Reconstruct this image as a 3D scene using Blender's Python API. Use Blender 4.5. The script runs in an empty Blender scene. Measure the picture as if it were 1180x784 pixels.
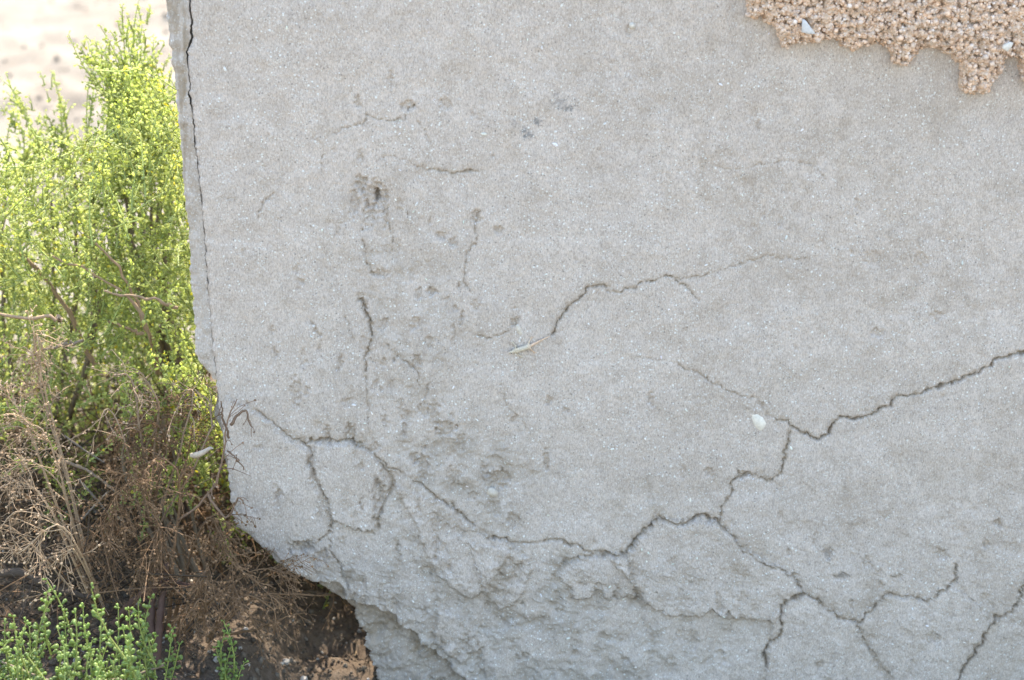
import bpy, math
import numpy as np
from mathutils import Vector

# ------------------------------------------------------------------ camera, sky, sun, exposure
sc = bpy.context.scene
PITCH = math.radians(22.0)
CAM = np.array([0.0, -2.707, 1.6])
LENS = 75.0
cam_d = bpy.data.cameras.new('camera'); cam = bpy.data.objects.new('camera', cam_d)
sc.collection.objects.link(cam); sc.camera = cam
cam.location = CAM; cam.rotation_euler = (math.pi/2 - PITCH, 0, 0)
cam_d.lens = LENS; cam_d.sensor_width = 36.0
cam_d.clip_start = 0.05; cam_d.clip_end = 3000
cam_d.dof.use_dof = True; cam_d.dof.focus_distance = 2.90; cam_d.dof.aperture_fstop = 4.0

SUN_EL = math.radians(57.0); SUN_AZ = math.radians(6.0)      # azimuth from +Y (behind the wall) towards +X
S = Vector((math.sin(SUN_AZ)*math.cos(SUN_EL), math.cos(SUN_AZ)*math.cos(SUN_EL), math.sin(SUN_EL)))
world = bpy.data.worlds.new('World'); sc.world = world; world.use_nodes = True
wn = world.node_tree.nodes; wl = world.node_tree.links
bg = wn['Background']; bg.inputs['Strength'].default_value = 0.15
sky = wn.new('ShaderNodeTexSky'); sky.sky_type = 'NISHITA'; sky.sun_disc = False
sky.sun_elevation = SUN_EL; sky.sun_rotation = SUN_AZ
sky.air_density = 1.5; sky.dust_density = 1.4; sky.ozone_density = 0.55
wl.new(sky.outputs[0], bg.inputs['Color'])
sun_d = bpy.data.lights.new('sun', 'SUN'); sun_d.energy = 3.1; sun_d.angle = math.radians(0.5)
sun_d.color = (1.0, 0.92, 0.80)
sun = bpy.data.objects.new('sun', sun_d); sc.collection.objects.link(sun)
sun.rotation_euler = (-S).to_track_quat('-Z', 'Y').to_euler(); sun.location = S*20
sc.view_settings.view_transform = 'Standard'; sc.view_settings.look = 'None'
sc.view_settings.exposure = 2.17; sc.view_settings.gamma = 1.0

# ------------------------------------------------------------------ maths helpers
FPX = 590.0/(18.0/LENS)
FW = np.array([0, math.cos(PITCH), -math.sin(PITCH)]); UP = np.array([0, math.sin(PITCH), math.cos(PITCH)])
def proj(x, y, z):
    dx, dy, dz = x-CAM[0], y-CAM[1], z-CAM[2]
    f = dy*FW[1] + dz*FW[2]; u = dy*UP[1] + dz*UP[2]
    return 590 + FPX*dx/f, 392 - FPX*u/f
def at(px, py, y=0.0):
    """point of the vertical plane at depth y that a spot of the photograph shows"""
    d = FW + np.array([1., 0, 0])*(px-590)/FPX + UP*(392-py)/FPX
    return CAM + d*(y-CAM[1])/d[1]
def hsh(ix, iy, seed):
    h = (ix.astype(np.int64)*374761393 + iy.astype(np.int64)*668265263 + seed*1442695041) & 0xffffffff
    h = ((h ^ (h >> 13))*1274126177) & 0xffffffff
    return ((h ^ (h >> 16)) & 0xffff)/65535.0
def noise(x, y, seed=0):
    ix, iy = np.floor(x), np.floor(y); fx, fy = x-ix, y-iy
    u = fx*fx*fx*(fx*(fx*6-15)+10); v = fy*fy*fy*(fy*(fy*6-15)+10)
    def g(ax, ay):
        a = hsh(ix+ax, iy+ay, seed)*2*math.pi
        return np.cos(a)*(fx-ax) + np.sin(a)*(fy-ay)
    a = g(0, 0); b = g(1, 0); c = g(0, 1); d = g(1, 1)
    return 1.5*(a+(b-a)*u + ((c+(d-c)*u)-(a+(b-a)*u))*v)
def fbm(x, y, o=4, seed=0, gain=.5):
    s = 0; a = 1; f = 1
    for k in range(o):
        s = s + a*noise(x*f+k*17.3, y*f-k*9.1, seed+k); a *= gain; f *= 2.03
    return s
def worley(x, y, seed=0):
    ix, iy = np.floor(x), np.floor(y); best = np.full(x.shape, 9.)
    for ax in (-1, 0, 1):
        for ay in (-1, 0, 1):
            cx = ix+ax+hsh(ix+ax, iy+ay, seed); cy = iy+ay+hsh(ix+ax, iy+ay, seed+77)
            best = np.minimum(best, (cx-x)**2+(cy-y)**2)
    return np.sqrt(best)
def sstep(a, b, x):
    t = np.clip((x-a)/(b-a), 0, 1); return t*t*(3-2*t)
def seg_dist(px, py, a, b):
    ax, ay = a; bx, by = b; dx, dy = bx-ax, by-ay
    L2 = dx*dx+dy*dy+1e-9
    t = np.clip(((px-ax)*dx+(py-ay)*dy)/L2, 0, 1)
    ex, ey = px-(ax+t*dx), py-(ay+t*dy)
    return np.sqrt(ex*ex+ey*ey), ey, t
def sdf_poly(px, py, poly):
    """positive inside"""
    ins = np.zeros(px.shape, bool); d = np.full(px.shape, 1e9)
    n = len(poly)
    for i in range(n):
        a = poly[i]; b = poly[(i+1) % n]
        d = np.minimum(d, seg_dist(px, py, a, b)[0])
        c = (a[1] > py) != (b[1] > py)
        ins ^= c & (px < (b[0]-a[0])*(py-a[1])/((b[1]-a[1]) or 1e-9)+a[0])
    return np.where(ins, d, -d)

# ------------------------------------------------------------------ scene helpers
COL = sc.collection
def tag(o, label=None, cat=None, group=None, kind=None):
    if label: o['label'] = label
    if cat: o['category'] = cat
    if group: o['group'] = group
    if kind: o['kind'] = kind
    return o
def empty(name, loc):
    o = bpy.data.objects.new(name, None); COL.objects.link(o); o.location = loc; o.empty_display_size = .05
    return o
def link(name, me, mat, parent=None):
    me.materials.append(mat)
    o = bpy.data.objects.new(name, me); COL.objects.link(o)
    if parent is not None:
        o.parent = parent; o.location = -Vector(parent.location)
    return o
def mesh_np(name, V, F, mat, parent=None, col=None, smooth=True):
    me = bpy.data.meshes.new(name)
    V = np.ascontiguousarray(V, np.float32); F = np.ascontiguousarray(F, np.int32); k = F.shape[1]
    me.vertices.add(len(V)); me.vertices.foreach_set('co', V.ravel())
    me.loops.add(F.size); me.loops.foreach_set('vertex_index', F.ravel())
    me.polygons.add(len(F)); me.polygons.foreach_set('loop_start', np.arange(0, F.size, k, dtype=np.int32))
    me.polygons.foreach_set('use_smooth', np.full(len(F), smooth))
    me.update(calc_edges=True); me.validate()
    if col is not None:
        c = np.ones((len(V), 4), np.float32); c[:, :col.shape[1]] = col
        at_ = me.attributes.new('tint', 'FLOAT_COLOR', 'POINT'); at_.data.foreach_set('color', c.ravel())
    return link(name, me, mat, parent)
def grid_faces(nr, nc):
    i = np.arange(nr*nc).reshape(nr, nc)
    return np.stack([i[:-1, :-1], i[:-1, 1:], i[1:, 1:], i[1:, :-1]], -1).reshape(-1, 4)

class Tubes:
    def __init__(s): s.V = []; s.F = []; s.C = []; s.n = 0
    def add(s, P, R, sides=4, c=(.5, .5, .5)):
        P = np.asarray(P, float); R = np.broadcast_to(np.asarray(R, float), (len(P),))
        T = np.gradient(P, axis=0); T /= np.linalg.norm(T, axis=1)[:, None]+1e-9
        m = T.mean(0); ref = np.eye(3)[np.argmin(np.abs(m))]
        A = np.cross(T, ref); A /= np.linalg.norm(A, axis=1)[:, None]+1e-9; B = np.cross(T, A)
        a = np.arange(sides)*2*math.pi/sides
        ring = P[:, None]+R[:, None, None]*(np.cos(a)[None, :, None]*A[:, None]+np.sin(a)[None, :, None]*B[:, None])
        n = len(P); idx = np.arange(n*sides).reshape(n, sides)+s.n; nx = np.roll(idx, -1, 1)
        s.V.append(ring.reshape(-1, 3)); s.F.append(np.stack([idx[:-1], nx[:-1], nx[1:], idx[1:]], -1).reshape(-1, 4))
        s.C.append(np.tile(np.asarray(c, float), (n*sides, 1))); s.n += n*sides
        e = idx[-1]
        if sides == 4: s.F.append(e[None]); s.F.append(idx[0][::-1][None])
    def build(s, name, mat, parent=None):
        return mesh_np(name, np.concatenate(s.V), np.concatenate(s.F), mat, parent, np.concatenate(s.C))

def spline(pts, n):
    pts = np.asarray(pts, float); k = len(pts)
    if k == 2: return pts[0]+(pts[1]-pts[0])*np.linspace(0, 1, n)[:, None]
    t = np.linspace(0, k-1-1e-6, n); i = t.astype(int); f = (t-i)[:, None]
    P = np.vstack([2*pts[0]-pts[1], pts, 2*pts[-1]-pts[-2]])
    a, b, c, d = P[i], P[i+1], P[i+2], P[i+3]
    return .5*((2*b)+(-a+c)*f+(2*a-5*b+4*c-d)*f*f+(-a+3*b-3*c+d)*f**3)
def unit(v):
    return v/(np.linalg.norm(v, axis=-1, keepdims=True)+1e-9)
def scatter(T, TF, pos, d, L, W, roll=None):
    """copies of a template (axis +Z, unit length) at pos along d, length L, width W"""
    d = unit(d); ref = np.where(np.abs(d[:, 2:3]) < .9, np.array([[0, 0, 1.]]), np.array([[1., 0, 0]]))
    A = unit(np.cross(d, ref)); B = np.cross(d, A)
    if roll is not None:
        c, s_ = np.cos(roll)[:, None], np.sin(roll)[:, None]; A, B = A*c+B*s_, B*c-A*s_
    W = np.asarray(W); L = np.asarray(L)
    V = pos[:, None]+(T[None, :, 0, None]*A[:, None]+T[None, :, 1, None]*B[:, None])*W[:, None, None]+T[None, :, 2, None]*d[:, None]*L[:, None, None]
    F = TF[None]+(np.arange(len(pos))*len(T))[:, None, None]
    return V.reshape(-1, 3), F.reshape(-1, TF.shape[1])
def lathe_template(prof, sides):
    V = [(0, 0, prof[0][1])]; F = []
    for r, z in prof[1:-1]:
        for k in range(sides):
            a = 2*math.pi*k/sides; V.append((r*math.cos(a), r*math.sin(a), z))
    V.append((0, 0, prof[-1][1])); m = len(prof)-2
    for k in range(sides):
        k2 = (k+1) % sides
        F.append((0, 1+k2, 1+k))
        for j in range(m-1):
            a, b = 1+j*sides+k, 1+j*sides+k2; c, d = a+sides, b+sides
            F += [(a, b, d), (a, d, c)]
        F.append((1+(m-1)*sides+k, 1+(m-1)*sides+k2, len(V)-1))
    return np.array(V), np.array(F)
LEAF_T, LEAF_F = lathe_template([(0, 0), (.30, .34), (.46, .74), (0, 1.0)], 3)
LEAF2_T, LEAF2_F = lathe_template([(0, 0), (.16, .10), (.27, .38), (.47, .70), (.38, .92), (0, 1.0)], 6)
OCTA_T, OCTA_F = lathe_template([(0, -1), (.8, -.45), (.85, .45), (0, 1)], 5)

# ------------------------------------------------------------------ materials
def new_mat(name):
    m = bpy.data.materials.new(name); m.use_nodes = True
    nt = m.node_tree; return m, nt, nt.nodes, nt.links, nt.nodes['Principled BSDF']
def nz(nt, co, scale, detail=4, rough=.6):
    n = nt.nodes.new('ShaderNodeTexNoise'); n.inputs['Scale'].default_value = scale
    n.inputs['Detail'].default_value = detail; n.inputs['Roughness'].default_value = rough
    nt.links.new(co, n.inputs['Vector']); return n.outputs['Fac']
def ramp(nt, fac, stops):
    r = nt.nodes.new('ShaderNodeValToRGB'); e = r.color_ramp.elements
    while len(e) < len(stops): e.new(.5)
    for k, (p, c) in enumerate(stops):
        e[k].position = p; e[k].color = (*c, 1) if len(c) == 3 else c
    nt.links.new(fac, r.inputs['Fac']); return r.outputs['Color']
def mix(nt, fac, a, b, mode='MIX'):
    m = nt.nodes.new('ShaderNodeMix'); m.data_type = 'RGBA'; m.blend_type = mode
    for sock, v in ((m.inputs[0], fac), (m.inputs[6], a), (m.inputs[7], b)):
        if hasattr(v, 'is_linked'): nt.links.new(v, sock)
        elif isinstance(v, (int, float)): sock.default_value = v
        else: sock.default_value = (*v, 1)
    return m.outputs[2]
def math_n(nt, op, a, b=None, clamp=False):
    m = nt.nodes.new('ShaderNodeMath'); m.operation = op; m.use_clamp = clamp
    for k, v in enumerate((a, b)):
        if v is None: continue
        if hasattr(v, 'is_linked'): nt.links.new(v, m.inputs[k])
        else: m.inputs[k].default_value = v
    return m.outputs[0]
def bump(nt, h, dist, strength=1.0, prev=None):
    b = nt.nodes.new('ShaderNodeBump'); b.inputs['Distance'].default_value = dist; b.inputs['Strength'].default_value = strength
    nt.links.new(h, b.inputs['Height'])
    if prev is not None: nt.links.new(prev, b.inputs['Normal'])
    return b.outputs['Normal']
def coords(nt):
    return nt.nodes.new('ShaderNodeTexCoord').outputs['Object']
def attr(nt, name='tint'):
    a = nt.nodes.new('ShaderNodeAttribute'); a.attribute_name = name; return a

def flecks(nt, co, scale, size, thr):
    """scattered grains: 1 inside a grain; about (1-thr) of the cells hold one"""
    v = nt.nodes.new('ShaderNodeTexVoronoi'); v.inputs['Scale'].default_value = scale
    nt.links.new(co, v.inputs['Vector'])
    sp = nt.nodes.new('ShaderNodeSeparateColor'); nt.links.new(v.outputs['Color'], sp.inputs[0])
    on = math_n(nt, 'GREATER_THAN', sp.outputs[0], thr)
    rad = math_n(nt, 'MULTIPLY', sp.outputs[1], size)
    d = math_n(nt, 'SUBTRACT', rad, v.outputs['Distance'])
    d = math_n(nt, 'MULTIPLY', d, 14.0, True)
    return math_n(nt, 'MULTIPLY', d, on)

def concrete(name, lo, hi):
    m, nt, N, L, bs = new_mat(name); co = coords(nt)
    mp = N.new('ShaderNodeMapping'); mp.inputs['Scale'].default_value = (1.6, 1, .75); L.new(co, mp.inputs['Vector']); cs = mp.outputs['Vector']
    big = nz(nt, co, 5.5, 5, .6)
    c = ramp(nt, big, [(.28, lo), (.72, hi)])
    warm = nz(nt, co, 2.3, 4, .55)
    c = mix(nt, ramp(nt, warm, [(.45, (0, 0, 0)), (.75, (.3, .3, .3))]), c, (.445, .372, .318))
    mid = nz(nt, cs, 38, 5, .7)
    c = mix(nt, .34, c, ramp(nt, mid, [(.25, (.62, .62, .62)), (.75, (1.25, 1.25, 1.24))]), 'MULTIPLY')
    fine = nz(nt, cs, 330, 4, .8)
    c = mix(nt, .75, c, ramp(nt, fine, [(.28, (.45, .45, .44)), (.5, (1, 1, 1)), (.72, (1.5, 1.5, 1.5))]), 'MULTIPLY')
    a = attr(nt); sp = N.new('ShaderNodeSeparateColor'); L.new(a.outputs['Color'], sp.inputs[0])
    c = mix(nt, sp.outputs[2], c, mix(nt, mid, (.30, .268, .238), (.44, .39, .345)))
    c = mix(nt, math_n(nt, 'MULTIPLY', sp.outputs[0], .95, True), c, mix(nt, fine, (.16, .122, .085), (.34, .27, .195)))
    c = mix(nt, sp.outputs[1], c, (.10, .11, .12))
    f1 = flecks(nt, co, 170, .30, .70); f2 = flecks(nt, co, 420, .50, .50); fd = flecks(nt, co, 230, .34, .80)
    clean = math_n(nt, 'SUBTRACT', 1.0, math_n(nt, 'MULTIPLY', sp.outputs[0], .8), True)
    c = mix(nt, math_n(nt, 'MULTIPLY', math_n(nt, 'MULTIPLY', f1, .85), clean), c, (.70, .69, .66))
    c = mix(nt, math_n(nt, 'MULTIPLY', math_n(nt, 'MULTIPLY', f2, .62), clean), c, (.62, .61, .585))
    c = mix(nt, math_n(nt, 'MULTIPLY', fd, .6), c, (.16, .15, .14))
    L.new(c, bs.inputs['Base Color']); bs.inputs['Roughness'].default_value = .93
    bs.inputs['Specular IOR Level'].default_value = .25
    n1 = bump(nt, nz(nt, cs, 260, 4, .7), .0022, .75)
    n2 = bump(nt, f1, .0009, .5, n1)
    L.new(n2, bs.inputs['Normal']); return m
M_WALL = concrete('cement_render', (.440, .376, .331), (.512, .439, .389))
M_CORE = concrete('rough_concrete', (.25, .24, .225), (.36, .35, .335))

def crust_mat():
    m, nt, N, L, bs = new_mat('coral_mortar'); co = coords(nt)
    a = attr(nt)
    n = nz(nt, co, 300, 4, .7)
    c = mix(nt, .8, a.outputs['Color'], ramp(nt, n, [(.2, (.6, .57, .52)), (.8, (1.3, 1.3, 1.3))]), 'MULTIPLY')
    L.new(c, bs.inputs['Base Color']); bs.inputs['Roughness'].default_value = .95; bs.inputs['Specular IOR Level'].default_value = .2
    L.new(bump(nt, nz(nt, co, 700, 3, .7), .0012, .7), bs.inputs['Normal']); return m
M_CRUST = crust_mat()

def sand_mat():
    m, nt, N, L, bs = new_mat('sand_and_soil'); co = coords(nt)
    a = attr(nt); sp = N.new('ShaderNodeSeparateColor'); L.new(a.outputs['Color'], sp.inputs[0])
    sand = ramp(nt, nz(nt, co, 3.5, 6, .65), [(.3, (.178, .149, .117)), (.7, (.268, .231, .186))])
    sand = mix(nt, .5, sand, ramp(nt, nz(nt, co, 90, 4, .7), [(.3, (.7, .7, .7)), (.7, (1.2, 1.2, 1.2))]), 'MULTIPLY')
    soil = ramp(nt, nz(nt, co, 60, 6, .75), [(.25, (.048, .035, .025)), (.52, (.105, .076, .053)), (.78, (.16, .127, .098))])  # brown soil, with some of the shade over it painted into the colour
    c = mix(nt, sp.outputs[0], sand, soil)
    c = mix(nt, math_n(nt, 'MULTIPLY', flecks(nt, co, 70, .3, .85), .7), c, (.5, .46, .4))
    L.new(c, bs.inputs['Base Color']); bs.inputs['Roughness'].default_value = .95; bs.inputs['Specular IOR Level'].default_value = .15
    L.new(bump(nt, nz(nt, co, 120, 6, .75), .006, .8), bs.inputs['Normal']); return m
M_SAND = sand_mat()

def tint_mat(name, rough=.8, translucent=0., spec=.3, tv=2.2, hue=None, grain=250):
    m, nt, N, L, bs = new_mat(name); co = coords(nt); a = attr(nt)
    c = mix(nt, .55, a.outputs['Color'], ramp(nt, nz(nt, co, grain, 3, .6), [(.25, (.65, .65, .65)), (.75, (1.3, 1.3, 1.3))]), 'MULTIPLY')
    if hue: c = mix(nt, 1.0, c, hue, 'MULTIPLY')
    L.new(c, bs.inputs['Base Color']); bs.inputs['Roughness'].default_value = rough; bs.inputs['Specular IOR Level'].default_value = spec
    if translucent:
        t = N.new('ShaderNodeBsdfTranslucent'); hs = N.new('ShaderNodeHueSaturation')
        hs.inputs['Hue'].default_value = .49; hs.inputs['Saturation'].default_value = 1.05; hs.inputs['Value'].default_value = tv
        L.new(c, hs.inputs['Color']); L.new(hs.outputs[0], t.inputs['Color'])
        ms = N.new('ShaderNodeMixShader'); ms.inputs[0].default_value = translucent
        L.new(bs.outputs[0], ms.inputs[1]); L.new(t.outputs[0], ms.inputs[2])
        L.new(ms.outputs[0], N['Material Output'].inputs['Surface'])
    return m
M_LEAF = tint_mat('fleshy_leaf', .36, .68, .6, 2.35)
M_LEAF2 = tint_mat('plump_leaf', .42, .30, .5, 2.2, hue=(.54, .67, .36))
M_STEM = tint_mat('green_stem', .6, .15, .3)
M_TWIG = tint_mat('dry_twig', .85, 0, .2)
M_WOOD = tint_mat('weathered_wood', .9, 0, .2, grain=120)
M_SHELL = tint_mat('shell', .5, 0, .4)
M_CLOD = tint_mat('soil_clod', .95, 0, .1)

# ------------------------------------------------------------------ ground
rng = np.random.default_rng(7)
def spaced(parts, far, grow=1.16):
    xs = []
    for a, b, s_ in parts: xs += list(np.arange(a, b, s_))
    s0 = parts[0][2]; s1 = parts[-1][2]
    lo = []; x = parts[0][0]; s_ = s0
    while x > -far: s_ *= grow; x -= s_; lo.append(x)
    hi = []; x = parts[-1][1]; s_ = s1
    while x < far: hi.append(x); s_ *= grow; x += s_
    return np.array(lo[::-1]+xs+hi)
def ground_h(x, y):
    bank = sstep(-.27, -.44, x)*sstep(-.9, -.2, y)*sstep(1.6, .8, y)*.055
    dip = -.045*sstep(-.38, -.29, x)*sstep(-.9, -.4, y)*sstep(.25, .1, y)-.03*sstep(-.22, -.05, x)*sstep(-1.2, -.4, y)*sstep(.9, .2, y)
    far = sstep(1.1, 1.8, y)+sstep(-1.2, -2.0, y)
    near = 1-far
    r2 = fbm(x*2.2, y*2.2, 3, 5)*.03+np.maximum(0, noise(x*4.2+3, y*3.6, 9))*-.045+fbm(x*9, y*9, 4, 15)*.017+np.maximum(0, noise(x*7+9, y*6, 19)-.25)*-.07
    n1 = fbm(x*12, y*12, 4, 21)*.012+fbm(x*45, y*45, 3, 31)*.006
    return bank+dip+far*r2*np.exp(-(x*x+y*y)/3600)+near*n1
gx = spaced([(-2.7, -1.25, .03), (-1.25, .35, .0125)], 900); gy = spaced([(-.8, 1.2, .0125), (1.2, 6.6, .03)], 900)
X, Y = np.meshgrid(gx, gy)
Z = ground_h(X, Y)
soil = sstep(1.25, .75, Y+.25*fbm(X*2.5, Y*2.5, 3, 40))*sstep(-.95, -.45, Y+.2*fbm(X*3, Y*3, 3, 44))*sstep(-2.2, -1.6, X)*sstep(.10, -.16, X+.12*fbm(X*4, Y*4, 3, 47))
g = mesh_np('ground', np.stack([X, Y, Z], -1).reshape(-1, 3), grid_faces(len(gy), len(gx)), M_SAND, None, np.stack([soil, soil*0, soil*0], -1).reshape(-1, 3))
tag(g, kind='structure')

# ------------------------------------------------------------------ wall outlines, in the picture's pixels on the plane of the wall face
MAIN = [(218, -400), (218, -60), (219, 0), (221, 20), (222, 45), (219, 52), (216, 60), (217, 90), (219, 110), (222, 135), (224, 160), (227, 190), (230, 215),
        (233, 245), (236, 290), (239, 330), (243, 375), (246, 410), (249, 440), (252, 470), (256, 500), (262, 540), (266, 575), (268, 596), (274, 610),
        (285, 620), (299, 630), (312, 642), (325, 652), (340, 662), (352, 668), (365, 676), (378, 687), (388, 693), (396, 697), (404, 704), (411, 722),
        (420, 740), (424, 760), (430, 775), (438, 800), (450, 900)]
STRIP = [(188, -400), (190, -20), (191, 20), (195, 55), (200, 90), (203, 130), (207, 165), (209, 190), (211, 225), (215, 260), (218, 290), (218, 320),
         (221, 345), (223, 375), (224, 400), (223, 408), (228, 418), (238, 430), (246, 442)]
def edge_x(pts, z, jit, seed):
    p = np.array([at(a, b) for a, b in pts]); o = np.argsort(p[:, 2])
    x = np.interp(z, p[o, 2], p[o, 0])
    return x+jit*(1+1.6*sstep(.27, .2, z))*fbm(z*70, z*0+seed, 4, seed, .6)

CRACKS = []    # (points, half width px, depth m, dirt)
def z1(x, y): return 700+x/2.458, 260+y/2.458
def z2(x, y): return 700+x/2.458, 520+y/2.458
def z3(x, y): return 400+x/2.761, 500+y/2.761
def z4(x, y): return 230+x/2.28, 440+y/2.28
def z5(x, y): return 340+x/3.267, 60+y/3.267
def z6(x, y): return 340+x/3.267, 280+y/3.267
def z7(x, y): return 200+x/3.015, 220+y/3.015
def z8(x, y): return 200+x/3.266, 0+y/3.266
def crack(zf, pts, w, depth, dirt=.8):
    CRACKS.append(([zf(*p) for p in pts], w*.86, depth, dirt))
crack(z1, [(1400, 330), (1180, 362), (1140, 365), (1110, 372), (1085, 393), (1030, 428), (960, 450), (905, 468), (880, 482), (815, 485), (795, 510), (775, 523), (735, 538), (700, 550), (655, 543), (640, 570), (615, 603), (590, 605), (555, 590), (525, 568)], 1.7, .010, .9)
crack(z1, [(525, 568), (490, 548), (450, 540), (435, 505), (420, 490)], 1.2, .007, .8)
crack(z1, [(420, 490), (370, 480), (340, 463), (290, 440), (262, 418), (230, 410), (200, 390)], .9, .004, .6)
crack(z1, [(200, 390), (120, 375), (80, 378)], .6, .002, .4)
crack(z1, [(525, 568), (515, 595), (505, 640), (500, 680)], 1.5, .005, .8)
crack(z2, [(500, 0), (505, 25), (490, 70), (465, 88), (420, 70), (385, 72), (352, 90), (350, 120), (325, 160), (318, 205)], 1.6, .006, .9)
crack(z2, [(-20, 296), (0, 293), (45, 295), (70, 265), (105, 225), (150, 185), (175, 200), (215, 207), (250, 190), (275, 183), (318, 208)], 2.1, .011, 1)
crack(z2, [(318, 208), (345, 235), (370, 265), (410, 297), (440, 317), (490, 330), (525, 350), (545, 385), (560, 405)], 1.5, .008, .9)
crack(z2, [(560, 405), (600, 425), (625, 450), (660, 472), (710, 488), (740, 460), (770, 425), (790, 410), (850, 408), (900, 425), (950, 398), (985, 370), (990, 340), (990, 325)], 1.6, .008, .9)
crack(z2, [(710, 488), (720, 530), (750, 570), (790, 610), (800, 640)], 1.0, .004, .5)
crack(z2, [(560, 405), (545, 405), (500, 430), (487, 450), (490, 520), (455, 545), (445, 575), (455, 610)], 2.1, .010, 1)
crack(z2, [(1300, 290), (1180, 378), (1165, 420), (1150, 455), (1100, 475), (1080, 505), (1055, 550), (1035, 585), (1010, 610), (995, 649), (960, 720)], 2.0, .010, 1)
crack(z2, [(1085, 490), (1050, 445), (1010, 395)], .7, .002, .4)
crack(z2, [(135, 180), (130, 140), (115, 90), (105, 60)], .6, .002, .35)
crack(z2, [(55, 305), (75, 360), (90, 415)], .9, .004, .5)
crack(z3, [(890, 385), (830, 382), (770, 378), (720, 355), (660, 338), (600, 345), (550, 350), (510, 340), (440, 325)], 1.3, .008, .9)
crack(z3, [(440, 325), (410, 310), (380, 270), (330, 235), (270, 195), (230, 160), (180, 130), (130, 105), (100, 75), (60, 45), (0, 25)], 1.4, .007, .9)
crack(z4, [(425, 160), (370, 155), (310, 155), (275, 158), (245, 150)], 2.0, .009, 1)
crack(z4, [(245, 150), (215, 125), (180, 100), (145, 72), (125, 55)], 1.2, .006, .7)
crack(z4, [(265, 155), (290, 175), (295, 190), (290, 215), (300, 250), (325, 290), (338, 320), (348, 350), (345, 395), (315, 415), (280, 420)], 1.3, .008, .8)
crack(z4, [(348, 368), (400, 380), (460, 400)], .7, .004, .6)
crack(z4, [(335, 420), (345, 450), (365, 480), (385, 530), (398, 572)], .8, .006, .7)
crack(z4, [(470, 210), (500, 240), (505, 280), (480, 330), (465, 390)], 3.2, .006, .8)
crack(z4, [(200, 265), (215, 290), (245, 320)], .7, .003, .4)
crack(z6, [(970, 350), (1000, 290), (1030, 240), (1080, 205), (1110, 170), (1140, 155), (1176, 170)], 1.6, .007, .95)
crack(z1, [(0, 188), (40, 188), (75, 178), (90, 165), (130, 160), (165, 140), (185, 150)], 1.1, .006, .8)
crack(z1, [(185, 150), (240, 148), (300, 135), (360, 118), (410, 98), (455, 85), (500, 95), (560, 95)], .8, .003, .6)
crack(z1, [(190, 155), (225, 175), (255, 215)], 1.2, .005, .8)
crack(z6, [(250, 215), (265, 260), (280, 290), (290, 350)], 2.6, .010, .9)
crack(z6, [(290, 350), (270, 420), (265, 480)], 1.9, .005, .8)
crack(z6, [(265, 480), (270, 570), (275, 650), (277, 720)], .7, .003, .5)
crack(z6, [(680, 352), (740, 357), (780, 345), (820, 325), (838, 295)], 1.1, .004, .8)
crack(z6, [(250, -10), (270, 50), (285, 110), (320, 130)], 1.2, .004, .7)
crack(z6, [(680, 0), (640, 55), (635, 140), (670, 200)], 1.2, .004, .6)
crack(z6, [(185, 280), (215, 360)], .8, .003, .5)
crack(z6, [(65, 300), (90, 355)], 1.2, .004, .5)
crack(z6, [(350, 390), (400, 440), (450, 470), (470, 540)], 1.0, .004, .6)
crack(z6, [(770, 530), (800, 620), (850, 660), (885, 720)], .7, .002, .4)
crack(z5, [(60, 320), (105, 340), (130, 315), (190, 290), (255, 275), (275, 235), (300, 255), (350, 255), (410, 262), (415, 235), (450, 200)], .9, .003, .6)
crack(z5, [(105, 340), (110, 380), (95, 420), (100, 460)], .7, .003, .4)
crack(z5, [(335, 435), (335, 390), (360, 395), (410, 400), (455, 430)], .7, .002, .4)
crack(z5, [(455, 430), (500, 440), (550, 450), (600, 460), (650, 450), (705, 450)], 1.4, .004, .9)
crack(z5, [(345, 560), (350, 640), (370, 710), (365, 750)], .9, .004, .6)
crack(z5, [(460, 265), (495, 310), (510, 340)], .7, .002, .4)
crack(z5, [(700, 600), (675, 640), (680, 710), (655, 750)], 1.2, .004, .7)
crack(z7, [(345, 10), (315, 35), (300, 70), (293, 105)], 1.2, .005, .6)
crack(z8, [(425, 650), (370, 690), (370, 740), (340, 770)], .6, .002, .4)
crack(z8, [(175, 740), (215, 745), (240, 770)], .6, .002, .4)
crack(lambda a, b: (a, b), [(820, 190), (850, 196), (880, 190), (910, 185), (940, 192), (950, 205)], .9, .002, .5)
crack(lambda a, b: (a, b), [(648, 650), (668, 642), (690, 640)], 1.3, .005, .8)
crack(lambda a, b: (a, b), [(536, 722), (548, 738), (552, 750)], 1.0, .004, .3)
crack(lambda a, b: (a, b), [(553, 720), (560, 735)], .8, .003, .3)

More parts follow.
